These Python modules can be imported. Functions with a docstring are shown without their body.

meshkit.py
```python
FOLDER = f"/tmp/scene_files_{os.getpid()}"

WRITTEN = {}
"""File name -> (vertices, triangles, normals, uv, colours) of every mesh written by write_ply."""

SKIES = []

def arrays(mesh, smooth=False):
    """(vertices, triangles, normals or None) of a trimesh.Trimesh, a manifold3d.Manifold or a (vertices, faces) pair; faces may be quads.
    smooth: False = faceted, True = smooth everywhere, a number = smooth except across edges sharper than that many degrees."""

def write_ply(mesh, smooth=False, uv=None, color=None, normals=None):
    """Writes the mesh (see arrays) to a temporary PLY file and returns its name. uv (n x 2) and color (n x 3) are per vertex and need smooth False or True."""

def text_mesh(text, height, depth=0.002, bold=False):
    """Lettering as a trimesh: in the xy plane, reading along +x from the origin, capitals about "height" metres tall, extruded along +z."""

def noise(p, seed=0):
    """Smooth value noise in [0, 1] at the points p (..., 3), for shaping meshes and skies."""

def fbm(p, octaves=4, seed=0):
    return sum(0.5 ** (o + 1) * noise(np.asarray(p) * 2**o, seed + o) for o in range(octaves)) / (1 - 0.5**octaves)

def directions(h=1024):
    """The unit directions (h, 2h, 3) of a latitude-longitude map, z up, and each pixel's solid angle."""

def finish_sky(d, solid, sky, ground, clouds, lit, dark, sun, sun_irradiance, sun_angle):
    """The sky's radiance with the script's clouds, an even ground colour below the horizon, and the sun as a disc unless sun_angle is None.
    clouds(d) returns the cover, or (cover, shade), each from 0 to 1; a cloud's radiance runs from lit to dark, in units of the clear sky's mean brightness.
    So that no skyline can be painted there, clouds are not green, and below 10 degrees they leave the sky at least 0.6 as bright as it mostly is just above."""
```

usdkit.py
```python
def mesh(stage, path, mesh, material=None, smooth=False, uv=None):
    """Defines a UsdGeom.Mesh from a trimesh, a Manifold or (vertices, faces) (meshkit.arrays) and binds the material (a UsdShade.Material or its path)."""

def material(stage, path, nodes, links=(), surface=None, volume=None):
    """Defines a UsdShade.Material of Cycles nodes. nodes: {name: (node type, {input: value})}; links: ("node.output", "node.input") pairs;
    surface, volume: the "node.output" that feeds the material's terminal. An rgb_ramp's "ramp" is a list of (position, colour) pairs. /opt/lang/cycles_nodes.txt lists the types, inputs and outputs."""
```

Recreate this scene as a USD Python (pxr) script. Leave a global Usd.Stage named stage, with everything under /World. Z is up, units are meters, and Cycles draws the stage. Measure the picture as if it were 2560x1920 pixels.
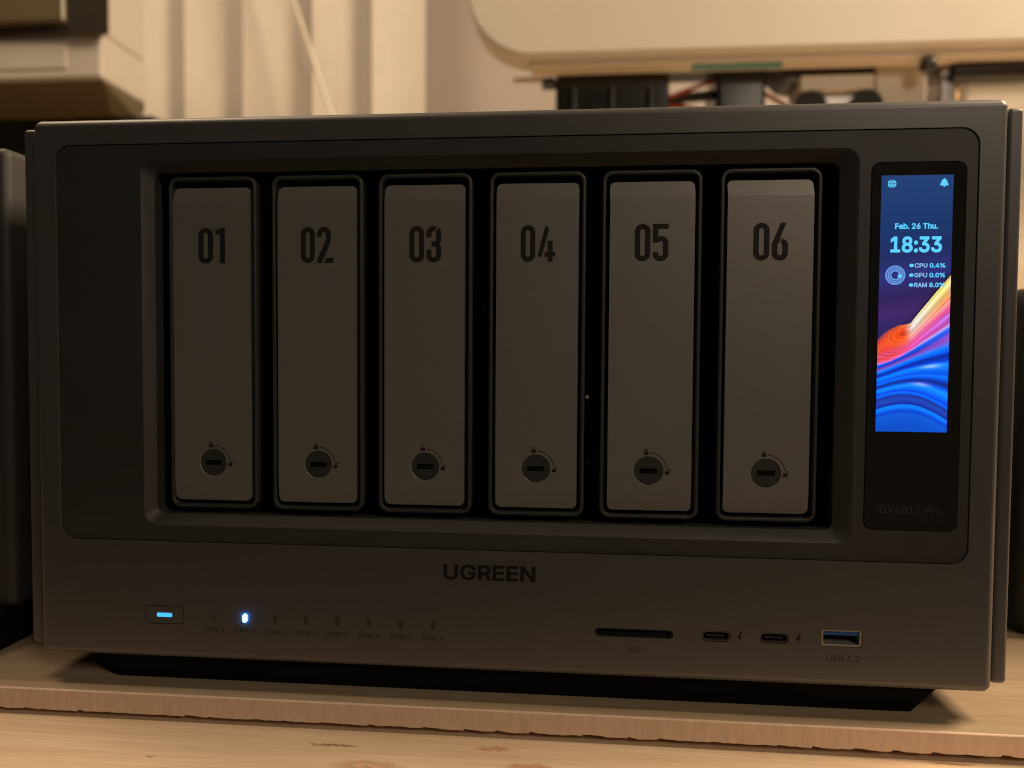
import math, random, numpy as np, trimesh, usdkit, meshkit
import manifold3d as m3
from manifold3d import Manifold, CrossSection, FillRule
from shapely.geometry import Polygon, LineString, Point, box as sbox
from shapely import affinity
from shapely.ops import unary_union
from pxr import Usd, UsdGeom, UsdLux, UsdShade, Gf, Sdf, Vt

random.seed(7); rng = np.random.default_rng(7)
stage = Usd.Stage.CreateInMemory()
UsdGeom.SetStageUpAxis(stage, UsdGeom.Tokens.z); UsdGeom.SetStageMetersPerUnit(stage, 1.0)
UsdGeom.Xform.Define(stage, '/World')

# ---------------------------------------------------------------- camera
CAM = np.array([0.03077, -0.27027, 0.13396])
FWD = np.array([-0.08408312, 0.99583913, -0.03513491])
RGT = np.array([0.99641485, 0.0843581, 0.00641616])
UPV = np.array([-0.00935338, 0.03446946, 0.99936198])
cam = UsdGeom.Camera.Define(stage, '/World/camera')
mat = Gf.Matrix4d(*RGT, 0, *UPV, 0, *(-FWD), 0, *CAM, 1)
cam.AddTransformOp().Set(mat)
cam.CreateHorizontalApertureAttr(36.0); cam.CreateVerticalApertureAttr(27.0)
cam.CreateFocalLengthAttr(36.0 * 1775 / 2560)
cam.CreateFStopAttr(6.6); cam.CreateFocusDistanceAttr(0.272)
cam.CreateClippingRangeAttr(Gf.Vec2f(0.01, 50))
cam.CreateExposureAttr(0.0)

# ---------------------------------------------------------------- lamps (all out of view: warm light from the right, room bounce, added left fill)
def rect_lamp(name, pos, target, w, h, power, color):
    l = UsdLux.RectLight.Define(stage, '/World/' + name)
    p, t = np.array(pos, float), np.array(target, float)
    z = (p - t) / np.linalg.norm(p - t); x = np.cross([0, 0, 1.0], z); x /= np.linalg.norm(x); y = np.cross(z, x)
    l.AddTransformOp().Set(Gf.Matrix4d(*x, 0, *y, 0, *z, 0, *p, 1))
    l.CreateWidthAttr(w); l.CreateHeightAttr(h); l.CreateIntensityAttr(power); l.CreateColorAttr(Gf.Vec3f(*color))
    return l
WARM = (1.0, 0.75, 0.50)
rect_lamp('unseen_right_lamp', (1.45, 0.20, 1.45), (0.0, 0.12, 0.1), 0.55, 0.55, 58.0, WARM)  # out of view, main warm light from the upper right
rect_lamp('unseen_front_light', (0.85, -1.1, 0.98), (0.0, 0.0, 0.1), 0.45, 0.45, 9.5, (1.0, 0.81, 0.61))  # out of view, stands in for bounced room light on the box front
rect_lamp('unseen_machine_lamp', (0.55, 0.672, 0.478), (0.55, 0.70, 0.43), 0.26, 0.012, 6.0, WARM)  # out of view under the head cover, placed to light the back panel
rect_lamp('added_left_fill', (-0.85, 0.18, 1.5), (-0.3, 0.1, 0.1), 0.55, 0.55, 12.5, WARM)  # added fill from the upper left for desk, blind and appliance

# ---------------------------------------------------------------- helpers
names, base, size = {}, {}, {}
def free(path):
    n = names.get(path, -1) + 1; names[path] = n
    return path if n == 0 else f'{path}_{n:03d}'
def data(prim, **kw):
    for k, v in kw.items():
        if v: prim.SetCustomDataByKey(k, v)
def thing(name, label, cat, at=(0, 0, 0), group=None, grow=None):
    p = free('/World/' + name)
    x = UsdGeom.Xform.Define(stage, p); x.AddTranslateOp().Set(Gf.Vec3d(*at))
    base[p] = np.array(at, float); size[p] = grow
    data(x.GetPrim(), label=label, category=cat, group=group)
    return p
def arr(mesh):
    if isinstance(mesh, Manifold):
        m = mesh.to_mesh(); return np.array(m.vert_properties[:, :3], float), np.array(m.tri_verts)
    if isinstance(mesh, (tuple, list)): return np.asarray(mesh[0], float), np.asarray(mesh[1], int)
    return np.array(mesh.vertices), np.array(mesh.faces)
def part(parent, name, mesh, material, smooth=28, label=None, kind=None):
    p = free(f'{parent}/{name}')
    off = base[parent]; v, f = arr(mesh)
    base[p] = off; size[p] = size[parent]
    if size[p]: v = v * size[p][0] + np.array(size[p][1])
    g = usdkit.mesh(stage, p, (v - off, f), material, smooth=smooth)
    data(g.GetPrim(), label=label, kind=kind)
    return p
def join(*ms):
    vs, fs, n = [], [], 0
    for m in ms:
        v, f = arr(m)
        if f.shape[1] == 4: f = np.vstack([f[:, [0, 1, 2]], f[:, [0, 2, 3]]])
        vs.append(v); fs.append(f + n); n += len(v)
    return np.vstack(vs), np.vstack(fs)

def bx(x0, x1, y0, y1, z0, z1):
    return Manifold.cube([x1 - x0, y1 - y0, z1 - z0]).translate([x0, y0, z0])
def rbox(x0, x1, y0, y1, z0, z1, r, seg=24):
    s = Manifold.sphere(r, seg)
    return Manifold.batch_hull([s.translate([a, b, c]) for a in (x0 + r, x1 - r) for b in (y0 + r, y1 - r) for c in (z0 + r, z1 - r)])
def cyl(p, q, r, r2=None, seg=32):
    p, q = np.array(p, float), np.array(q, float); d = q - p; L = np.linalg.norm(d); z = d / L
    x = np.cross(z, [0, 0, 1.0] if abs(z[2]) < .9 else [1.0, 0, 0]); x /= np.linalg.norm(x); y = np.cross(z, x)
    m = np.column_stack([x, y, z, p])
    return Manifold.cylinder(L, r, r2 if r2 is not None else r, seg).transform(m)
def tube(points, r, seg=10):
    return sum((Manifold.hull(Manifold.sphere(r, seg).translate(list(a)) + Manifold.sphere(r, seg).translate(list(b))) for a, b in zip(points[:-1], points[1:])), Manifold())

Z0 = 12.0      # the front plate starts 12 mm above the board; below, face drawings are in mm on the plate
def polys(shape):
    return [g for g in getattr(shape, 'geoms', [shape]) if g.geom_type == 'Polygon' and g.area > 1e-9]
def ext(shape, y0, y1):
    """A flat drawing (x, z in mm on the front plate) made solid between the depths y0 and y1 (mm, front to back)."""
    out = Manifold()
    for g in polys(shape):
        cs = [np.array(g.exterior.coords)[:-1]] + [np.array(i.coords)[:-1] for i in g.interiors]
        out += CrossSection(cs, FillRule.EvenOdd).extrude(y1 - y0)
    return out.transform(np.array([[.001, 0, 0, 0], [0, 0, -.001, y1 * .001], [0, .001, 0, Z0 * .001]]))
def rr(x0, z0, x1, z1, r, n=8):
    r = min(r, (x1 - x0) / 2 - 1e-4, (z1 - z0) / 2 - 1e-4)
    return sbox(x0 + r, z0 + r, x1 - r, z1 - r).buffer(r, quad_segs=n)
def ring_pts(x0, z0, x1, z1, r, n=7):
    pts = []
    for cx, cz, a in ((x1 - r, z0 + r, -90), (x1 - r, z1 - r, 0), (x0 + r, z1 - r, 90), (x0 + r, z0 + r, 180)):
        for k in range(n + 1):
            t = math.radians(a + 90 * k / n); pts.append((cx + r * math.cos(t), cz + r * math.sin(t)))
    return np.array(pts)
def loft(rings):
    """rings: list of (points (n,2) in mm, depth mm); a skin from one to the next."""
    v, f = [], []
    n = len(rings[0][0])
    for pts, y in rings:
        v.append(np.column_stack([pts[:, 0] * .001, np.full(n, y * .001), (pts[:, 1] + Z0) * .001]))
    for k in range(len(rings) - 1):
        for i in range(n):
            a, b = k * n + i, k * n + (i + 1) % n
            f += [(a, b, b + n), (a, b + n, a + n)]
    return np.vstack(v), np.array(f)
def text_shape(text, bold=False):
    v, f = arr(meshkit.text_mesh(text, 10, 1.0, bold))
    n = np.cross(v[f[:, 1]] - v[f[:, 0]], v[f[:, 2]] - v[f[:, 0]])[:, 2]
    return unary_union([Polygon(v[t][:, :2]).buffer(1e-3) for t in f[n > 1e-6]])
def fat_lettering(text, x0, x1, z0, z1, y, grow, depth=.06):
    """Heavier lettering, its strokes widened by grow (in units of a tenth of the cap height) before it is fitted."""
    g = text_shape(text, True).buffer(grow, quad_segs=3); a, b, c, d = g.bounds
    sx, sz = (x1 - x0) / (c - a), (z1 - z0) / (d - b)
    return ext(affinity.affine_transform(g, [sx, 0, 0, sz, x0 - a * sx, z0 - b * sz]), y - depth, y)
def lettering(text, x0, x1, z0, z1, y, bold=False, depth=.07):
    """Lettering fitted into the box x0..x1, z0..z1 (mm on the front plate), its back on depth y."""
    v, f = arr(meshkit.text_mesh(text, 10, 1.0, bold))
    lo, hi = v.min(0), v.max(0)
    t = (v - lo) / (hi - lo)
    p = np.column_stack([x0 + t[:, 0] * (x1 - x0), y - depth * t[:, 2], z0 + t[:, 1] * (z1 - z0) + Z0]) * .001
    return p, f

# ---------------------------------------------------------------- materials
LK = '/World/Looks/'
def mat_(name, color, rough=.5, metal=0., spec=.5, noise=None, bump=None, coat=0., vary=.12, rv=.07):
    """noise: scale of a soft tone variation; bump: (scale, strength, distance)."""
    nodes = {'p': ('principled_bsdf', {'base_color': color, 'roughness': rough, 'metallic': metal, 'specular_ior_level': spec, 'coat_weight': coat, 'coat_roughness': .05})}
    links = []
    nodes['t'] = ('texture_coordinate', {})
    if noise:
        nodes['n'] = ('noise_texture', {'scale': noise, 'detail': 5.0, 'roughness': .6})
        lo, hi = [tuple(c * k for c in color) for k in (1 - vary, 1 + vary)]
        nodes['r'] = ('rgb_ramp', {'ramp': [(.3, lo), (.7, hi)]})
        nodes['rm'] = ('map_range', {'from_min': .3, 'from_max': .7, 'to_min': max(rough - rv, .02), 'to_max': rough + rv})
        links += [('t.object', 'n.vector'), ('n.fac', 'r.fac'), ('r.color', 'p.base_color'), ('n.fac', 'rm.value'), ('rm.result', 'p.roughness')]
    if bump:
        nodes['b'] = ('noise_texture', {'scale': bump[0], 'detail': 3.0})
        nodes['bm'] = ('bump', {'strength': bump[1], 'distance': bump[2]})
        links += [('t.object', 'b.vector'), ('b.fac', 'bm.height'), ('bm.normal', 'p.normal')]
    return usdkit.material(stage, LK + name, nodes, links, surface='p.BSDF')
def glow(name, color, strength):
    return usdkit.material(stage, LK + name, {'e': ('emission', {'color': color, 'strength': strength})}, surface='e.emission')

M = {}
M['shell'] = mat_('grey_metal', (.126, .122, .117), .44, .32, noise=500, bump=(2600, .07, .0003), vary=.015, rv=.02)
M['panel'] = mat_('charcoal_plastic', (.050, .048, .044), .55, 0, noise=25, bump=(3000, .10, .0003), vary=.06)
M['tray_ring'] = mat_('dark_plastic', (.055, .054, .050), .45, 0)
M['plate'] = mat_('brushed_metal', (.31, .292, .266), .44, .4, noise=420, bump=(2600, .07, .0003), vary=.025, rv=.015)
M['black'] = mat_('black_plastic', (.012, .012, .012), .55)
M['void'] = mat_('black_void', (.006, .006, .006), .8, spec=.1)  # near-black for feet and seams, and painted shade inside bays and slots
M['lock'] = mat_('lock_plastic', (.052, .054, .050), .4)
M['ink'] = mat_('dark_ink', (.030, .026, .024), .6, spec=.2)
M['small_ink'] = mat_('grey_ink', (.032, .030, .028), .5, spec=.2)
M['ink_deep'] = mat_('black_ink', (.012, .011, .010), .5, spec=.3)
M['faint_ink'] = mat_('faint_grey_ink', (.06, .058, .055), .5, spec=.3)
M['glass'] = mat_('black_glass', (.026, .024, .022), .10, spec=.5, noise=12, vary=.1)  # base raised slightly to paint in a faint even reflection
M['nickel'] = mat_('nickel_metal', (.66, .62, .54), .4, .7)
M['blue_plastic'] = mat_('blue_plastic', (.02, .10, .30), .4)
M['blue_led'] = glow('blue_light', (.04, .26, 1.0), 45.0)
M['blue_bar'] = glow('blue_bar_light', (.05, .36, 1.0), 1.7)
M['led_off'] = mat_('dull_lens', (.065, .062, .058), .35)
M['led_red'] = mat_('dull_red_lens', (.11, .075, .07), .4)
M['cream'] = mat_('cream_plastic', (.70, .645, .55), .42, noise=6, vary=.02)
M['cream_grey'] = mat_('greyed_cream_plastic', (.54, .50, .43), .5, noise=6, vary=.02)
M['cream_dark'] = mat_('beige_plastic', (.70, .60, .48), .5)
M['smoke'] = mat_('smoked_plastic', (.045, .038, .028), .12, spec=.6)
M['smoke_light'] = mat_('olive_tinted_plastic', (.13, .105, .06), .25)
M['rubber'] = mat_('black_rubber', (.015, .015, .014), .6)
M['motor'] = mat_('motor_black', (.02, .02, .02), .28)
M['steel'] = mat_('grey_steel', (.30, .28, .27), .35, .8)
M['red'] = mat_('red_cable', (.45, .05, .03), .4)
M['brown'] = mat_('brown_metal', (.42, .25, .12), .35, .5)
M['green_glow'] = glow('green_light', (.27, .40, .19), .24)
M['green_led'] = glow('green_strip_light', (.0, .30, .10), .6)
M['fabric'] = mat_('blind_fabric', (.65, .60, .53), .8, spec=.1, noise=40, bump=(500, .1, .001), vary=.03)
M['wall'] = mat_('wall_paint', (.45, .40, .355), .85, spec=.1, noise=3, vary=.03)
M['left_metal'] = mat_('bead_blasted_metal', (.045, .043, .041), .58, .0, spec=.5, bump=(2200, .12, .0004))
M['dust'] = mat_('pale_dust', (.75, .66, .52), .8)

def wood(name, dark, light, stretch, scale, rough, knots=(), fine=.3):
    """Wood with the grain along x; knots: (x, y, radius along x, radius along y, darkness)."""
    nodes = {'t': ('texture_coordinate', {}), 'm': ('mapping', {'scale': stretch}),
             'n': ('noise_texture', {'scale': scale, 'detail': 7.0, 'roughness': .62, 'distortion': .35}),
             'r': ('rgb_ramp', {'ramp': [(.28, dark), (.5, tuple((a + b) / 2 for a, b in zip(dark, light))), (.72, light)]}),
             'm2': ('mapping', {'scale': (stretch[0] * 1.6, stretch[1] * 9, stretch[2] * 9)}),
             'n2': ('noise_texture', {'scale': scale, 'detail': 3.0, 'roughness': .7}),
             'mr': ('map_range', {'from_min': .3, 'from_max': .7, 'to_min': 1 - fine, 'to_max': 1 + fine * .4}),
             'mx': ('mix', {'mix_type': 'multiply', 'fac': 1.0}),
             'bm': ('bump', {'strength': .25, 'distance': .0004}),
             'p': ('principled_bsdf', {'roughness': rough, 'specular_ior_level': .35})}
    links = [('t.object', 'm.vector'), ('m.vector', 'n.vector'), ('n.fac', 'r.fac'), ('t.object', 'm2.vector'), ('m2.vector', 'n2.vector'),
             ('n2.fac', 'mr.value'), ('mr.result', 'mx.color2'), ('r.color', 'mx.color1'), ('n2.fac', 'bm.height'), ('bm.normal', 'p.normal')]
    last = 'mx.color'
    if knots:
        nodes['kn'] = ('noise_texture', {'scale': 350.0, 'detail': 3.0})
        nodes['ks'] = ('mix', {'mix_type': 'mix', 'fac': .0022})
        nodes['kw'] = ('mix', {'mix_type': 'add', 'fac': .0040})
        links += [('t.object', 'kn.vector'), ('t.object', 'kw.color1'), ('kn.color', 'kw.color2')]
        del nodes['ks']
    for i, (kx, ky, rx, ry, kc) in enumerate(knots):
        nodes[f'a{i}'] = ('mapping', {'location': (-(kx + .002) / rx, -(ky + .002) / ry, 0), 'scale': (1 / rx, 1 / ry, 0)})
        nodes[f'g{i}'] = ('gradient_texture', {'gradient_type': 'spherical'})
        nodes[f'c{i}'] = ('rgb_ramp', {'ramp': [(0, (1, 1, 1)), (.25, tuple(.5 + .5 * c for c in kc)), (.55, kc), (.8, tuple(min(1, c * 1.25) for c in kc)), (1, tuple(c * .7 for c in kc))]})
        nodes[f'x{i}'] = ('mix', {'mix_type': 'multiply', 'fac': 1.0})
        links += [('kw.color', f'a{i}.vector'), (f'a{i}.vector', f'g{i}.vector'), (f'g{i}.fac', f'c{i}.fac'), (last, f'x{i}.color1'), (f'c{i}.color', f'x{i}.color2')]
        last = f'x{i}.color'
    links.append((last, 'p.base_color'))
    return usdkit.material(stage, LK + name, nodes, links, surface='p.BSDF')
M['pine'] = wood('pine_wood', (.70, .51, .34), (.84, .66, .46), (6, 60, 60), 1.5, .5, fine=.14,
                 knots=((.017, -0.3240, .0095, .0030, (.76, .55, .46)), (-.0565, -0.3165, .0110, .0011, (.42, .30, .26)), (-.0400, -0.3290, .0150, .0042, (.80, .66, .58)),
                        (.003, -0.3135, .0080, .0018, (.72, .58, .48)), (-.120, -0.3300, .0022, .0006, (.45, .35, .3)), (.168, -0.3075, .010, .0012, (.55, .4, .32)), (.075, -0.3245, .030, .0025, (.86, .76, .66))))
M['board'] = wood('oak_laminate', (.42, .31, .20), (.50, .385, .26), (9, 130, 130), 1.8, .42, fine=.16)
M['raw_edge'] = wood('raw_board_edge', (.74, .54, .41), (.80, .61, .47), (260, 30, 14), 1.0, .75, fine=.12)

# ---------------------------------------------------------------- the surfaces it stands on, and the wall
desk = thing('desk', 'pale knotty pine desk top under the wooden board', 'desk', (0, .3, -.0398))
part(desk, 'desk_top', rbox(-1.1, 1.1, -.048, 1.08, -.0405, -.0105, .003, 12), M['pine'])
for sx in (-1, 1):
    for sy in (-.05, 1.0): part(desk, 'leg', bx(sx * 1.0 - .03, sx * 1.0 + .03, sy, sy + .05, -.74, -.0407), M['pine'])

# board with a chipped lower front edge
EDGE = -.006
board = thing('wooden_board', 'thin oak-coloured board with a chipped raw front edge on the pine desk', 'board', (0, .15, -.0105))
part(board, 'panel', bx(-.46, .46, EDGE + .0012, .345, -.0070, 0), M['board'])
part(board, 'under_layer', bx(-.455, .455, .03, .34, -.0105, -.0071), M['raw_edge'])
xs = np.arange(-.46, .4601, .0006)
low = -.0080 + .00036 * (meshkit.fbm(np.column_stack([xs * 90, xs * 0, xs * 0]), 3, 4) - .5) + .0005 * (meshkit.fbm(np.column_stack([xs * 420, xs * 0 + 3, xs * 0]), 3, 9) - .5)
saw = np.zeros_like(xs)
for c in np.arange(-.45, .45, .013):
    c = c + rng.uniform(-.006, .006); w = rng.uniform(.002, .009); d = rng.uniform(.0002, .00075)
    t = (xs - c) / w; saw = np.maximum(saw, d * np.where((t > 0) & (t < 1), 1 - t, 0))     # shallow broken chips, steep on one side
low = low + saw
low = low + xs * .0009
n = len(xs)
def strip(xs, rows):
    v = np.vstack([np.column_stack([xs, np.full(n, y) if np.ndim(y) == 0 else y, np.full(n, z) if np.ndim(z) == 0 else z]) for y, z in rows]); f = []
    for k in range(len(rows) - 1):
        a = k * n + np.arange(n - 1); f.append(np.column_stack([a, a + 1, a + 1 + n])); f.append(np.column_stack([a, a + 1 + n, a + n]))
    return v, np.vstack(f)[:, ::-1]
jag = .0009 * meshkit.fbm(np.column_stack([xs * 300, xs * 0 + 8, xs * 0]), 3, 2)
part(board, 'front_edge', strip(xs, [(EDGE + .0012, -.00002), (EDGE + .00025, -.00002), (EDGE, -.0003), (EDGE, -.004), (EDGE, low), (EDGE + .0012, low + .0003 + jag * .3), (EDGE + .006, -.0069)]), M['raw_edge'], smooth=20)

wall = usdkit.mesh(stage, '/World/wall', bx(-2.2, 2.2, 1.12, 1.2, -.8, 2.2), M['wall'])
data(wall.GetPrim(), kind='structure', label='plain cream wall behind the machines', category='wall')

# vertical blind
blind = thing('vertical_blind', 'cream vertical blind with wide curved slats hanging by the wall', 'blind', (-.72, 1.02, .2))
edges = [-1.33, -1.21, -1.09, -.98, -.875, -.767, -.685, -.574, -.443, -.333, -.253]
for a, b in zip(edges[:-1], edges[1:]):
    t = np.linspace(0, 1, 17); w = b - a + .012
    px = a + t * w
    py = 1.0 + .006 * np.sin(np.pi * t) * (w / .12) + .024 * t
    v, f = [], []
    for k, (zz, dy) in enumerate(((.2, 0), (1.3, 0), (1.3, .002), (.2, .002))):
        v.append(np.column_stack([px, py + dy, np.full(17, zz)]))
    for k in range(4):
        for i in range(16):
            p, q = k * 17 + i, ((k + 1) % 4) * 17 + i; f += [(p, p + 1, q + 1), (p, q + 1, q)]
    part(blind, 'slat', (np.vstack(v), np.array(f)), M['fabric'], smooth=40)
part(blind, 'head_rail', bx(-1.34, -.24, .99, 1.06, 1.302, 1.35), M['cream'])
part(blind, 'pull_cord', tube([(-.64, .965, 1.30), (-.52, .965, .93), (-.465, .965, .766), (-.43, .965, .66), (-.400, .965, .570), (-.36, .965, .44)], .0042), M['cream'])

# ---------------------------------------------------------------- the storage box
nas = thing('network_storage_box', 'grey metal six-bay storage box with lit screen, standing on the wooden board', 'storage box', (0, .12, 0))
W2 = 186.0; H = 216.5
R = .0033
plate = rbox(-.186, .186, 0, .022, .012, .012 + .2165, R, 32).trim_by_plane([0, -1, 0], -.012)
PAN = (-175.7, 48.0, 175.4, 205.8)
plate -= ext(rr(PAN[0] - .35, PAN[1] - .35, PAN[2] + .35, PAN[3] + .35, 6.3), -2, 14)
SD = rr(40.3, 16.05, 69.95, 19.4, 1.6); C1 = rr(80.65, 15.65, 91.25, 19.85, 2.09); C2 = rr(101.95, 15.8, 112.65, 19.95, 2.06); UA = rr(124.5, 15.45, 139.15, 21.9, .9)
for s in (SD, C1, C2, UA): plate -= ext(s, -2, 14)
PW = rr(-140.4, 14.2, -124.05, 21.65, 1.6)
plate -= ext(PW, -2, 1.5)
LEDX = [-111.1, -98.5, -86.1, -73.3, -60.7, -47.9, -35.2, -22.5]
for x in LEDX: plate -= ext(rr(x - .88, 16.2, x + .88, 19.6, .87), -2, 1.2)
front = part(nas, 'front_plate', plate, M['shell'], smooth=25)
body = bx(-.1835, .1835, .0122, .255, .0145, .226) - bx(-.138, .1298, .0, .09, .0680, .2090) - bx(-.176, .176, .0, .02, .058, .219) - bx(.03, .15, 0, .03, .024, .036)
part(nas, 'body', body, M['black'])
for sx in (-1, 1):
    part(nas, 'side_panel', rbox(min(sx * .1875, sx * .1932), max(sx * .1875, sx * .1932), .0046, .262, .0140, .2263, .0016, 16), M['shell'])
# sloped foot under the body
fv = [(-.1715, .005, .0150), (.1725, .005, .0150), (.1618, .0082, 0), (-.1592, .0082, 0), (-.1715, .24, .0150), (.1725, .24, .0150), (.1618, .236, 0), (-.1592, .236, 0)]
s_ = Manifold.sphere(.0012, 12)
foot = Manifold.batch_hull([s_.translate([x * .9926, y + .0012, z + (.0012 if z < .005 else 0)]) for x, y, z in fv])
part(nas, 'foot', foot, M['void'])

# dark inset panel: flat plate, bevel round the bay opening, screen cut-out
BO = (-140.6, 54.2, 134.7, 199.7); BI = (-136.7, 58.5, 128.4, 195.3); GL = (138.85, 60.0, 171.5, 194.0)
flat = rr(*PAN, 6.0).difference(rr(*BO, 5.5)).difference(rr(GL[0] - .3, GL[1] - .3, GL[2] + .3, GL[3] + .3, 3.3))
bo, bi = ring_pts(*BO, 5.5), ring_pts(*BI, 3.0)
mid = bo + (bi - bo) * .12
bev = loft([(bo, .5), (mid, .62), (bo + (bi - bo) * .96, 3.75), (bi, 4.1), (bi, 9.0)])
bev = (bev[0], bev[1][:, ::-1])
panel = part(nas, 'inset_panel', ext(flat, .5, 2.5), M['panel'], smooth=20)
part(panel, 'bay_bevel', bev, M['panel'], smooth=35)
cav = bx(-.1378, .1296, .009, .088, .0690, .2080) - bx(-.1367, .1284, .0, .085, .0705, .2073)
part(nas, 'bay_cavity', cav, M['void'])
part(nas, 'bay_clip', join(bx(.0345, .0418, .030, .0325, .0866, .0882), bx(.0345, .0420, .030, .0310, .0832, .0838)), M['steel'])

# digits drawn as stencil shapes, 14 mm tall
OR = rr(0, 0, 5.6, 14, 2.75); IR = rr(1.95, 1.95, 3.65, 12.05, .84); RING = OR.difference(IR)
def seg(*p): return Polygon(p)
DIG = {
 '0': (RING, 5.6),
 '1': (seg((3.6, 0), (3.6, 14), (2.2, 14), (0, 13.2), (0, 11.2), (1.65, 11.9), (1.65, 0)), 3.6),
 '2': (unary_union([RING.intersection(sbox(-1, 10.2, 7, 15)), RING.intersection(sbox(3, 8.6, 7, 11)), seg((3.68, 9.0), (5.6, 9.0), (5.1, 7.2), (1.95, 0), (0, 0), (.05, 1.3))]).union(seg((2.75, 0), (6.5, 0), (6.5, 2.0), (3.65, 2.0))), 6.5),
 '3': (unary_union([rr(0, 6.1, 5.6, 14, 2.7).difference(rr(1.95, 8.0, 3.65, 12.05, .8)), rr(0, 0, 5.6, 7.9, 2.7).difference(rr(1.95, 1.95, 3.65, 6.1, .8))])
       .difference(sbox(-1, 4.9, 1.95, 9.6)).difference(LineString([(2.9, 11.2), (4.8, 14.6)]).buffer(.3)), 5.6),
 '4': (unary_union([seg((0, 1.95), (1.65, 1.95), (4.55, 12.4), (3.1, 14.0)), sbox(3.95, 0, 5.9, 8.0), seg((2.5, 1.95), (6.9, 1.95), (6.9, 3.85), (3.1, 3.85))]).difference(LineString([(1.98, 1.5), (4.2, 9.6)]).buffer(.22)), 6.9),
 '5': (unary_union([sbox(0, 12.1, 5.6, 14), sbox(0, 6.9, 1.9, 14), rr(0, 0, 5.6, 9.4, 2.7).difference(rr(1.95, 1.95, 3.65, 7.5, .8)).difference(sbox(-1, 3.4, 1.96, 6.9))]), 5.6),
 '6': (unary_union([rr(0, 0, 5.6, 8.3, 2.7).difference(rr(1.95, 1.95, 3.65, 6.5, .8)), seg((3.0, 14), (5.0, 14), (2.4, 7.4), (1.0, 4.5), (0, 5.0), (.15, 6.6))]).difference(LineString([(2.55, 6.2), (4.1, 9.8)]).buffer(.22)).union(seg((3.0, 14), (5.0, 14), (2.25, 7.6), (.6, 6.6))), 5.6)}
NUMBOX = [(-118.3, -107.25), (-76.2, -63.1), (-32.75, -20.2), (10.7, 23.95), (53.95, 66.6), (97.8, 110.4)]
RINGX = [(-131.25, -94.7), (-88.5, -51.4), (-45.4, -8.2), (-1.65, 35.65), (41.6, 79.1), (85.7, 122.75)]
PLX = [(-128.95, -97.45), (-85.7, -54.15), (-42.6, -11.05), (1.3, 32.9), (44.6, 76.35), (88.3, 119.65)]
LOCK = [-112.9, -69.5, -26.4, 17.1, 60.2, 104.0]
PZ0, PZ1 = 64.2, 189.6
def plate_mesh(x0, x1):
    """A thin plate whose top and bottom ends bend back, with rounded corners."""
    r = 2.1; poly = rr(x0, PZ0, x1, PZ1, r, 6)
    m = ext(poly, 0, 6)
    # slice the ends with wedges so that they lean back
    top = Manifold.hull_points(np.array([(x * .001, y * .001, (z + Z0) * .001) for x in (x0 - 1, x1 + 1) for y, z in ((-1, 183.5), (3.5 - 3.5, 183.5), (2.1 * 8 / 6.1, 191.5), (-1, 191.5))]))
    bot = Manifold.hull_points(np.array([(x * .001, y * .001, (z + Z0) * .001) for x in (x0 - 1, x1 + 1) for y, z in ((-1, 70.75), (0, 70.75), (1.0 * 8 / 6.5, 62.2), (-1, 62.2))]))
    return (m - top - bot).translate([0, .0033, 0])
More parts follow.
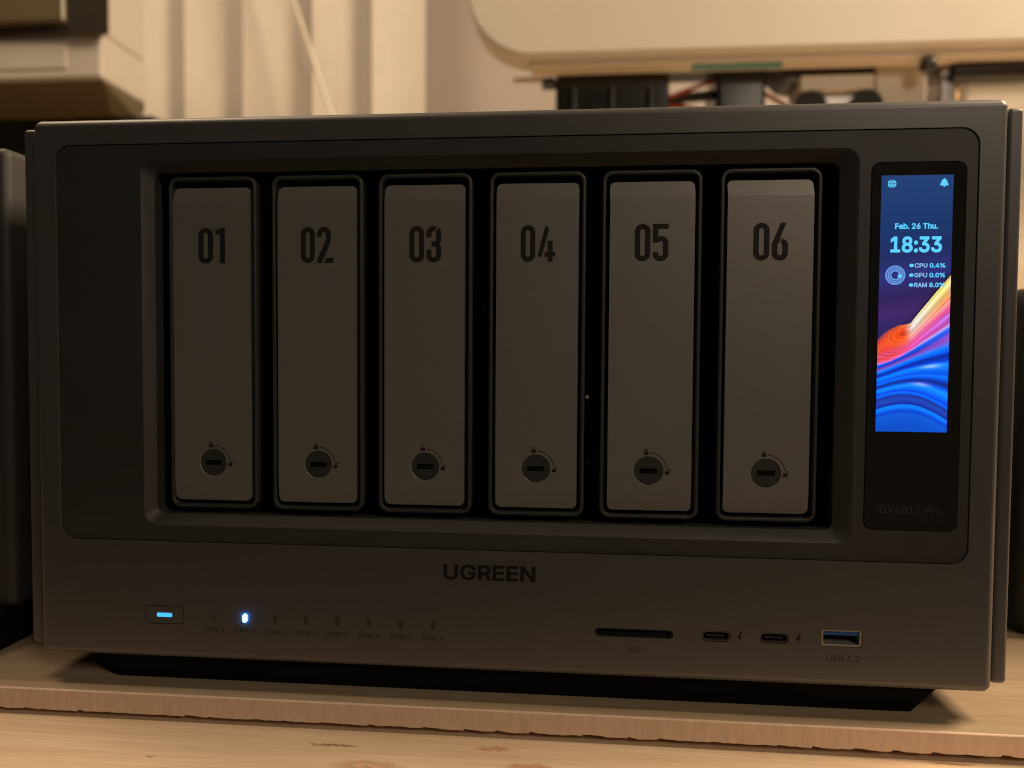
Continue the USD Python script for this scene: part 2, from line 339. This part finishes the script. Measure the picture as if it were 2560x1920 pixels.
def tray(i):
    rx0, rx1 = RINGX[i]; x0, x1 = PLX[i]; lx = LOCK[i]; lz = 79.55
    z0, z1 = 60.9, 193.8
    rings = [(ring_pts(rx0 + d, z0 + d, rx1 - d, z1 - d, rad), y) for d, rad, y in
             ((0, 4.0, 7), (0, 4.0, 4.6), (.12, 3.9, 4.15), (.5, 3.6, 3.9), (1.15, 3.1, 3.9), (1.5, 2.8, 4.1), (1.62, 2.7, 4.6), (1.62, 2.7, 9))]
    v, f = loft(rings); ring = (v, f)
    t = part(nas, 'drive_tray', ring, M['tray_ring'], smooth=50, label=f'drive tray marked 0{i + 1}')
    part(t, 'tray_shade_block', ext(rr(rx0 + .3, z0 + .3, rx1 - .3, z1 - .3, 3), 9, 60), M['void'])  # near-black block, stands in for the shaded depth behind the ring
    pm = plate_mesh(x0, x1) - cyl((lx * .001, -.01, (lz + Z0) * .001), (lx * .001, .02, (lz + Z0) * .001), .00545, seg=64)
    pm = pm - cyl((lx * .001, .00315, (lz + Z0) * .001), (lx * .001, .00355, (lz + Z0) * .001), .0057, .0054, seg=64)
    part(t, 'handle_plate', pm, M['plate'], smooth=10)
    # coin-slot lock
    lk = cyl((lx * .001, .0036, (lz + Z0) * .001), (lx * .001, .009, (lz + Z0) * .001), .00528, seg=64)
    lk = lk - ext(sbox(lx - 3.35, lz - 1.05, lx + 3.35, lz + .95), -5, 4.5)
    part(t, 'lock', lk, M['lock'], smooth=30)
    part(t, 'slot_shade_floor', ext(sbox(lx - 3.33, lz - 1.03, lx + 3.33, lz + .93), 4.1, 4.49), M['void'], smooth=False)  # near-black floor paints the shade inside the coin slot
    y = 3.3
    # printed number
    d1, w1 = DIG['0']; d2, w2 = DIG[str(i + 1)]
    num = unary_union([d1, affinity.translate(d2, w1 + .85, 0)])
    tot = w1 + .85 + w2; a, b = NUMBOX[i]
    num = affinity.affine_transform(num, [(b - a) / tot, 0, 0, 1, a, 159.3])
    part(t, 'number', ext(num, y - .06, y), M['ink'], smooth=False)
    # padlock signs and the turning arc
    def padlock(cx, cz, open_):
        bodyp = sbox(cx - .85, cz - .95, cx + .85, cz + .35)
        ox = .75 if open_ else 0
        sh = LineString([(cx - .5 + ox, cz + .3), (cx - .5 + ox, cz + .75)] + [(cx + ox - .5 * math.cos(t_), cz + .75 + .5 * math.sin(t_)) for t_ in np.linspace(0, math.pi, 9)] + ([(cx + .5 + ox, cz + .55)] if open_ else [(cx + .5, cz + .3)])).buffer(.14)
        return bodyp.union(sh)
    part(t, 'closed_padlock_sign', ext(padlock(lx - .85, lz + 7.1, False), y - .06, y), M['ink'], smooth=False)
    part(t, 'open_padlock_sign', ext(padlock(lx + 7.1, lz - .35, True), y - .06, y), M['ink'], smooth=False)
    arc = LineString([(lx + 7.0 * math.cos(u), lz + 7.0 * math.sin(u)) for u in np.radians(np.linspace(80, 9, 24))]).buffer(.14)
    arc = arc.union(Point(lx + 7 * math.cos(math.radians(80)), lz + 7 * math.sin(math.radians(80))).buffer(.32))
    part(t, 'turning_arc_sign', ext(arc, y - .06, y), M['ink'], smooth=False)
for i in range(6): tray(i)
# fluff caught between the trays
def fleck(x, y, z, sx, sy, sz, rot):
    s = trimesh.creation.icosphere(1, .0005); v = s.vertices * (1 + .5 * (meshkit.noise(s.vertices * 4000, 5)[:, None] - .5)) * [sx, sy, sz]
    c, s_ = math.cos(rot), math.sin(rot)
    v = np.column_stack([v[:, 0] * c - v[:, 2] * s_, v[:, 1], v[:, 0] * s_ + v[:, 2] * c]) + [x, y, z]
    return v, s.faces
part(nas, 'gap_fleck', fleck(-.0038, .011, .1546, 1.3, 1, 2.6, .6), M['dust'])
part(nas, 'gap_fleck', fleck(.0368, .011, .1191, 1.5, 1, 1.7, .2), M['dust'])
part(nas, 'gap_fleck', fleck(.0376, .011, .0931, .7, 1, 2.0, .5), M['steel'])
for x_, z_ in ((-.0790, .0709), (.0079, .0708), (.0194, .0708)): part(nas, 'dust_fleck', fleck(x_, .0095, z_, .5, .6, 1.0, -.6), M['dust'])
# screen: black glass, picture, writing
glass = part(nas, 'screen_glass', ext(rr(*GL, 3.0), .25, 2.5), M['glass'], smooth=20)
LX0, LX1, LZ0, LZ1 = 142.05, 167.0, 96.25, 189.35
LW, LH = LX1 - LX0, LZ1 - LZ0
NS, NT = 150, 520
S, T = np.meshgrid(np.linspace(0, 1, NS), np.linspace(0, 1, NT))
def cur(x, pts, cols):
    cols = np.array(cols, float) / 255
    return np.stack([np.interp(x, pts, cols[:, k]) for k in range(3)], -1)
Uc = np.interp(S, [0, .08, .17, .3, .4, .46, .53, .6, .69, .78, .89, 1], [.640, .615, .598, .582, .578, .573, .548, .523, .493, .461, .425, .388])
Lc = np.interp(S, [0, .17, .34, .5, .65, .83, 1], [.737, .725, .702, .676, .646, .615, .583])
bg = .72 * cur(T + .05 * (S - .5) * np.sin(3 * T), [0, .2, .3, .38, .46, .52, .60, .66], [(48, 84, 150), (38, 72, 140), (46, 60, 128), (62, 66, 160), (66, 48, 120), (92, 52, 140), (52, 48, 120), (46, 44, 110)])
pq = np.clip((T - Uc) / (Lc - Uc), 0, 1)
right = cur(pq, [0, .12, .3, .42, .52, .66, .78, .93, 1], [(246, 214, 96), (250, 226, 140), (246, 200, 110), (240, 140, 90), (255, 160, 150), (226, 70, 150), (190, 110, 220), (214, 80, 190), (190, 190, 250)])
midc = cur(pq, [0, .15, .3, .42, .55, .7, .85, .95, 1], [(240, 226, 160), (226, 220, 226), (232, 222, 220), (240, 180, 160), (236, 150, 160), (226, 90, 150), (236, 80, 170), (240, 100, 200), (220, 190, 255)])
left = cur(pq, [0, .2, .4, .6, .75, .85, 1], [(130, 60, 80), (226, 70, 50), (255, 90, 40), (240, 70, 70), (226, 80, 130), (240, 70, 60), (255, 110, 210)])
m1 = np.clip((S - .25) / .25, 0, 1)[..., None]; m2 = np.clip((S - .5) / .4, 0, 1)[..., None]
warm = (left * (1 - m1) + midc * m1) * (1 - m2) + right * m2
xx, yy = (S - .37) * 24.8, (T - .612) * 93.1
dsw = np.hypot((xx * .87 - yy * .50) / 9.6, (xx * .50 + yy * .87) / 5.2)                       # the curl of the wave, round its eye
curl = np.clip(1.15 - dsw, 0, 1)[..., None] * np.clip((.47 - S) / .12, 0, 1)[..., None]
warm = warm * (1 - curl) + cur(dsw, [0, .3, .7, 1.1], [(180, 50, 30), (255, 80, 20), (255, 100, 40), (214, 60, 70)]) * curl
fl = pq + .12 * S
rip = .5 + .5 * np.sin(2 * np.pi * (fl * 7.5 + .6 * np.sin(fl * 9)))
ripc = .5 + .5 * np.sin(2 * np.pi * (dsw * 7.5 + .5 * np.sin(dsw * 7)) )
k = np.clip(.48 - S, 0, .2) / .2
rip = rip * (1 - k) + ripc * k
warm = warm * (.84 + (.24 - .06 * k[..., None]) * rip[..., None] ** .8)
off_a, off_b = -.153, .04
t0 = np.linspace(.70, 1.02, 400); blue_t = np.zeros_like(T)
for c in range(NS):
    s = S[0, c]; w = np.clip((t0 - .737) / .125, 0, 1)
    tt = t0 + (1 - w) * off_a * s ** 1.25 + w * (-.030 * np.sin(np.pi * s) + off_b * s * s)
    blue_t[:, c] = np.interp(T[:, c], tt, t0)
bl = cur(blue_t, [.735, .742, .750, .757, .764, .769, .775, .781, .789, .795, .803, .811, .817, .823, .829, .836, .843, .851, .860, .866, .872, .878, .890, .902, .911, .915, .925, .934, .942, .95, .97, 1],
         [(200, 160, 250), (20, 90, 240), (20, 60, 190), (130, 60, 170), (90, 110, 230), (10, 120, 255), (10, 90, 240), (12, 40, 150), (14, 60, 200), (14, 130, 255), (14, 110, 250), (12, 80, 220), (14, 110, 255), (12, 70, 200), (20, 40, 130),
          (16, 80, 220), (20, 140, 255), (14, 110, 255), (12, 70, 220), (16, 110, 250), (14, 80, 220), (30, 50, 140), (34, 70, 180), (30, 60, 170), (20, 40, 140), (16, 120, 255), (14, 120, 250), (12, 80, 220), (12, 66, 196), (18, 86, 205), (16, 80, 200), (14, 76, 190)])
hl = np.exp(-((blue_t - .838) / .004) ** 2) * np.exp(-((S - .62) / .13) ** 2) + np.exp(-((blue_t - .797) / .004) ** 2) * np.exp(-((S - .75) / .14) ** 2)
bl = bl + hl[..., None] * np.array([.65, .3, .2]) * .8
pv = np.exp(-((blue_t - .752) / .006) ** 2)[..., None] * np.clip(S - .55, 0, 1)[..., None] * 1.6
bl = bl * (1 - np.clip(pv, 0, .8)) + np.array([.68, .36, .85]) * np.clip(pv, 0, .8)
col = np.where((T < Uc)[..., None], bg, np.where((T < Lc)[..., None], warm, bl))
dk = np.exp(-np.clip(Uc - T, 0, 1) / .018) * (T < Uc) * np.clip((S - .3) * 3, 0, 1)
col = np.clip(col * (1 - .45 * dk[..., None]), 0, 1)
lin = np.where(col <= .04045, col / 12.92, ((col + .055) / 1.055) ** 2.4)
V = np.column_stack([(LX0 + S.ravel() * LW) * .001, np.full(S.size, .00020), (LZ1 - T.ravel() * LH + Z0) * .001]) - base[glass]
idx = np.arange(NS * NT).reshape(NT, NS); q = np.stack([idx[:-1, :-1], idx[1:, :-1], idx[1:, 1:], idx[:-1, 1:]], -1).reshape(-1, 4)
M['lcd'] = usdkit.material(stage, LK + 'screen_picture', {'a': ('attribute', {'attribute': 'screen_color'}), 'p': ('principled_bsdf', {'base_color': (.004, .004, .004), 'roughness': .1, 'emission_strength': 1.15})},
                           [('a.color', 'p.emission_color')], surface='p.BSDF')
lcd = usdkit.mesh(stage, glass + '/screen_picture', (V, q), M['lcd'])
UsdGeom.PrimvarsAPI(lcd).CreatePrimvar('screen_color', Sdf.ValueTypeNames.Color3fArray, 'vertex').Set(Vt.Vec3fArray.FromNumpy(lin.reshape(-1, 3).astype(np.float32)))
M['cyan'] = glow('screen_cyan', (.10, .58, .92), 1.15)
M['pale'] = glow('screen_pale_blue', (.26, .52, .86), 1.1)
M['soft_blue'] = glow('screen_soft_blue', (.13, .30, .72), 1.1)
M['deep'] = glow('screen_dark_blue', (.035, .05, .16), 1.0)
Y = .20
def uv(u, v): return LX0 + u, LZ1 - v
def scr(text, u0, u1, vc, h, m, bold=True, name='screen_text'):
    part(glass, name, fat_lettering(text, LX0 + u0, LX0 + u1, LZ1 - vc - h / 2, LZ1 - vc + h / 2, Y - .02, .22 if bold else .02, .02), m, smooth=False)
scr('Feb. 26 Thu.', 5.1, 20.0, 18.3, 2.15, M['cyan']); scr('18:33', 3.6, 21.6, 24.9, 5.9, M['cyan'])
for k_, (t1, t2, vc) in enumerate((('CPU', '0.4%', 32.5), ('GPU', '0.0%', 36.0), ('RAM', '8.0%', 39.55))):
    scr(t1, 12.3, 16.7, vc, 1.6, M['pale'], False); scr(t2, 17.5, 22.9, vc, 1.65, M['cyan'])
    x, z = uv(11.2, vc); part(glass, 'screen_dot', ext(affinity.scale(Point(x, z).buffer(.62), 1.25, 1), Y - .04, Y - .02), M['cyan'], smooth=False)
x, z = uv(5.6, 36.0)
dial = Point(x, z).buffer(3.5).difference(Point(x, z).buffer(1.35))
for rad in (2.05, 2.8): dial = dial.difference(Point(x, z).buffer(rad + .11).difference(Point(x, z).buffer(rad - .11)))
part(glass, 'screen_dial', ext(dial, Y - .04, Y - .02), M['soft_blue'], smooth=False)
part(glass, 'screen_dial_mark', ext(Point(x + 1.55, z - .3).buffer(.7), Y - .06, Y - .042), M['cyan'], smooth=False)
x, z = uv(3.7, 3.0)
globe = Point(x, z).buffer(1.5)
for l in (LineString([(x - 2, z), (x + 2, z)]), LineString([(x, z - 2), (x, z + 2)])): globe = globe.difference(l.buffer(.11))
for s in (.62,): globe = globe.difference(affinity.scale(Point(x, z).buffer(1.0), s * 1.25, 1.5).boundary.buffer(.11))
part(glass, 'screen_globe_sign', ext(globe, Y - .04, Y - .02), M['cyan'], smooth=False)
x, z = uv(21.8, 2.9)
bell = unary_union([Point(x, z + .35).buffer(1.0), seg((x - 1.0, z + .35), (x + 1.0, z + .35), (x + 1.5, z - .9), (x - 1.5, z - .9)), Point(x, z - 1.0).buffer(.42), Point(x, z + 1.4).buffer(.25)])
part(glass, 'screen_bell_sign', ext(bell, Y - .04, Y - .02), M['cyan'], smooth=False)
part(glass, 'model_lettering', lettering('iDX6011 Pro', 143.5, 165.85, 66.0, 68.7, .25, False, .02), M['faint_ink'], smooth=False)

# lettering, button, lights, sockets on the front plate
part(front, 'maker_lettering', fat_lettering('UGREEN', -18.3, 17.5, 36.1, 42.25, 0, .16), M['ink_deep'], smooth=False)
btn = part(nas, 'power_button', ext(rr(-140.1, 14.5, -124.35, 21.35, 1.4), .15, 1.45), M['shell'], smooth=20)
part(btn, 'power_light', ext(rr(-135.4, 17.05, -129.0, 18.7, .6), .05, .5), M['blue_bar'])
for i, x in enumerate(LEDX):
    m = M['blue_led'] if i == 1 else M['led_red'] if i == 0 else M['led_off']
    lens = rr(x - .8, 16.3, x + .8, 19.5, .79) if i != 1 else rr(x - .75, 16.3, x + .75, 19.4, .74)
    part(nas, 'status_light', ext(lens, -.55 if i == 1 else .25, 1.1), m, label='lit blue status light' if i == 1 else None)
for i, (t_, a_, b_) in enumerate((('LAN 1', -115.0, -107.2), ('LAN 2', -102.4, -94.6), ('DISK 1', -89.9, -81.7), ('DISK 2', -77.4, -69.4), ('DISK 3', -64.7, -56.5), ('DISK 4', -51.9, -43.7), ('DISK 5', -39.2, -30.9), ('DISK 6', -26.6, -18.2))):
    part(front, 'light_lettering', lettering(t_, a_, b_, 11.85, 13.75, 0, False, .05), M['small_ink'], smooth=False)
part(front, 'socket_lettering', lettering('SD', 53.7, 57.5, 10.4, 12.45, 0, False, .05), M['small_ink'], smooth=False)
part(front, 'socket_lettering', lettering('USB 3.2', 126.5, 138.1, 10.15, 12.4, 0, False, .05), M['small_ink'], smooth=False)
for x in (93.45, 114.85):
    b = seg((1.45, 4.6), (.25, 1.95), (1.15, 2.05), (.45, 0), (2.1, 2.75), (1.25, 2.65), (2.25, 4.6))
    part(front, 'bolt_sign', ext(affinity.translate(b, x, 15.5), -.05, 0), M['ink_deep'], smooth=False)
sd = part(nas, 'card_slot', ext(SD.buffer(-.05).difference(rr(41.2, 16.75, 69.05, 18.75, .5)), .6, 12), M['black'])
part(sd, 'slot_back', ext(SD.buffer(-.1), 8, 9), M['void']); part(sd, 'contact_tongue', ext(sbox(43, 16.9, 67.5, 17.5), 1.6, 8), M['black'])
for s in (C1, C2):
    c = part(nas, 'small_socket', ext(s.buffer(-.28, quad_segs=8).difference(s.buffer(-.62, quad_segs=8)), .35, 8), M['steel'], label='small oval cable socket')
    part(c, 'socket_back', ext(s.buffer(-.1), 6, 7), M['void'])
    x0, z0, x1, z1 = s.bounds; zc = (z0 + z1) / 2
    part(c, 'contact_tongue', ext(sbox(x0 + 1.9, zc - .38, x1 - 1.9, zc + .38), 1.0, 6), M['black'])
u = part(nas, 'wide_socket', ext(rr(124.65, 15.6, 139.0, 21.75, .8).difference(rr(125.15, 16.35, 138.3, 21.3, .4)), .35, 9), M['nickel'], label='wide cable socket with blue tongue')
part(u, 'blue_tongue', ext(sbox(125.3, 19.6, 138.1, 21.25), .9, 9), M['blue_plastic']); part(u, 'socket_back', ext(sbox(124.7, 15.6, 138.9, 21.7), 9, 10), M['void'])

# ---------------------------------------------------------------- dark metal case at the left
lc = thing('metal_case', 'dark metal case with a bright rounded edge, left of the storage box', 'computer case', (-.33, .16, 0))
part(lc, 'shell', rbox(-.44, -.226, .035, .30, .016, .229, .004, 28), M['left_metal'])
part(lc, 'front_panel', bx(-.43, -.2365, .0338, .0352, .05, .219), M['panel'])
for z in (.196, .182): part(lc, 'seam', bx(-.43, -.2375, .0334, .0336, z, z + .0009), M['void'])
part(lc, 'foot', Manifold.hull_points(np.array([(x, y, z) for x, y, z in ((-.43, .012, 0), (-.227, .012, 0), (-.43, .29, 0), (-.227, .29, 0), (-.43, .03, .018), (-.227, .03, .018), (-.43, .29, .018), (-.227, .29, .018))])), M['void'])
for k_ in range(9):
    z = .0185 + k_ * .0034
    part(lc, 'vent_slat', bx(-.33, -.2465 + k_ * .0010, .0312, .0340, z, z + .0016), M['panel'])

# ---------------------------------------------------------------- dark box at the right
rb = thing('black_box', 'black box with a green light strip, right of the storage box', 'electronic box', (.33, .2, 0))
part(rb, 'case', rbox(.2472, .42, .088, .32, .0, .171, .010, 24), M['black'])
part(rb, 'light_strip', bx(.2475, .40, .0860, .0890, .1615, .1632), M['green_led'])

# ---------------------------------------------------------------- cream machine behind, right
pm = thing('cream_machine', 'cream rounded machine head with black motors beneath, behind the storage box', 'machine', (.22, .73, -.0088), grow=(1.3, (-.009, .081, -.040)))
R2 = .062
hs = Manifold.batch_hull([cyl((x, .404, z), (x, .432, z), R2, seg=64) for x in (-.071 + R2, .60) for z in (.415 + R2, .545 - R2)] + [cyl((x, .400, z), (x, .432, z), R2 - .004, seg=64) for x in (-.071 + R2, .60) for z in (.415 + R2, .545 - R2)])
part(pm, 'head_cover', hs, M['cream'])
part(pm, 'lower_trim', rbox(-.012, .60, .408, .4315, .4085, .418, .003, 12), M['cream_dark'])
part(pm, 'rail', bx(.02, .598, .4325, .475, .416, .53), M['motor'])
part(pm, 'base_box', bx(-.02, .60, .40, .66, .0240, .22), M['cream_dark'])
part(pm, 'column', rbox(.312, .358, .434, .50, .22, .4155, .003, 12), M['cream'])
mt = part(pm, 'motor_block', rbox(.012, .122, .434, .50, .30, .4155, .004, 12), M['motor'])
for x in (.030, .067, .104): part(mt, 'motor_rib', cyl((x, .433, .31), (x, .433, .397), .0042, seg=20), M['motor'])
part(mt, 'motor_lug', rbox(-.002, .0118, .43, .45, .402, .4084, .002, 10), M['motor'])
part(pm, 'lever', rbox(-.030, .004, .43, .436, .4045, .4083, .0012, 10), M['cream_dark'])
part(pm, 'tool_block', rbox(.166, .213, .434, .50, .33, .4155, .005, 12), M['motor'])
part(pm, 'red_cable', tube([(.10, .445, .386), (.123, .445, .391), (.15, .446, .401), (.171, .446, .407), (.196, .446, .401), (.212, .446, .394), (.232, .446, .382), (.25, .446, .36)], .0022), M['red'])
part(pm, 'black_cable', tube([(.118, .45, .386), (.14, .45, .392), (.17, .45, .394)], .005), M['rubber'])
part(pm, 'orange_cable', tube([(.118, .448, .384), (.14, .448, .382), (.16, .448, .376)], .0024), M['red'])
part(pm, 'green_lamp', rbox(.140, .222, .410, .420, .4060, .4084, .0011, 12), M['green_glow'])
br = part(pm, 'rail_bracket', Manifold.hull_points(np.array([(x, y, z) for y in (.434, .474) for x, z in ((.216, .4155), (.314, .4155), (.311, .401), (.243, .3985), (.232, .401))])), M['motor'])
part(pm, 'sensor_box', rbox(.243, .3105, .43, .47, .3885, .4035, .002, 12), M['cream'])
part(pm, 'sensor_stand', bx(.262, .296, .44, .46, .33, .3884), M['steel'])
for x0, x1 in ((.236, .271), (.297, .3115)): 
    part(pm, 'wheel', cyl(((x0 + x1) / 2, .43, .374), ((x0 + x1) / 2, .46, .374), .0145, seg=40), M['rubber'])
part(pm, 'knob', rbox(.342, .356, .405, .418, .3965, .4084, .005, 16), M['motor'])
part(pm, 'grey_bracket', rbox(.3695, .384, .43, .46, .33, .410, .002, 10), M['steel'])
part(pm, 'bracket_screw', cyl((.3745, .4285, .3975), (.3745, .4301, .3975), .003, seg=20), M['motor'])
part(pm, 'brass_rod', cyl((.402, .47, .25), (.402, .47, .41), .0042, seg=20), M['brown']); 
part(pm, 'drive_roller', cyl((.378, .43, .4005), (.56, .43, .4005), .0088, seg=32), M['motor'])
part(pm, 'back_panel', rbox(.418, .68, .48, .50, .22, .45, .003, 12), M['cream'])

# ---------------------------------------------------------------- cream appliance behind, left
ap = thing('cream_appliance', 'cream appliance with a smoked lid on a dark stand, behind the left case', 'appliance', (-.80, .77, -.0088), grow=(1.4, (-.012, .108, -.0536)))
part(ap, 'housing', rbox(-.78, -.432, .400, .475, .407, .452, .004, 20), M['cream_grey'])
part(ap, 'upper_body', rbox(-.78, -.433, .4037, .475, .4522, .62, .004, 20), M['cream_grey'])
part(ap, 'front_panel', rbox(-.74, -.4675, .3988, .404, .417, .447, .0012, 12), M['cream_grey'])
part(ap, 'lid_frame', Manifold.hull_points(np.array([(x, y, z) for x, y, z in ((-.78, .398, .4525), (-.430, .398, .4525), (-.420, .394, .446), (-.421, .394, .62), (-.78, .394, .62), (-.78, .4035, .4525), (-.427, .4035, .4525), (-.424, .4035, .62), (-.78, .4035, .62))])), M['smoke'])
part(ap, 'lid_window', rbox(-.76, -.463, .3915, .3945, .4575, .60, .003, 16), M['smoke_light'])
part(ap, 'undercut', Manifold.hull_points(np.array([(-.78, .404, .4068), (-.434, .404, .4068), (-.78, .475, .4068), (-.434, .475, .4068), (-.78, .44, .388), (-.45, .44, .388), (-.78, .475, .388), (-.44, .475, .388)])), M['smoke_light'])
part(ap, 'stand', rbox(-.78, -.412, .455, .57, .0320, .3905, .006, 16), M['black'])
part(ap, 'stand_plate', Manifold.hull_points(np.array([(x, y, z) for x, y, z in ((-.78, .45, .393), (-.455, .45, .393), (-.408, .50, .391), (-.408, .57, .391), (-.78, .57, .391), (-.78, .45, .396), (-.455, .45, .396), (-.415, .50, .394), (-.415, .57, .394), (-.78, .57, .394))])), M['cream_dark'])
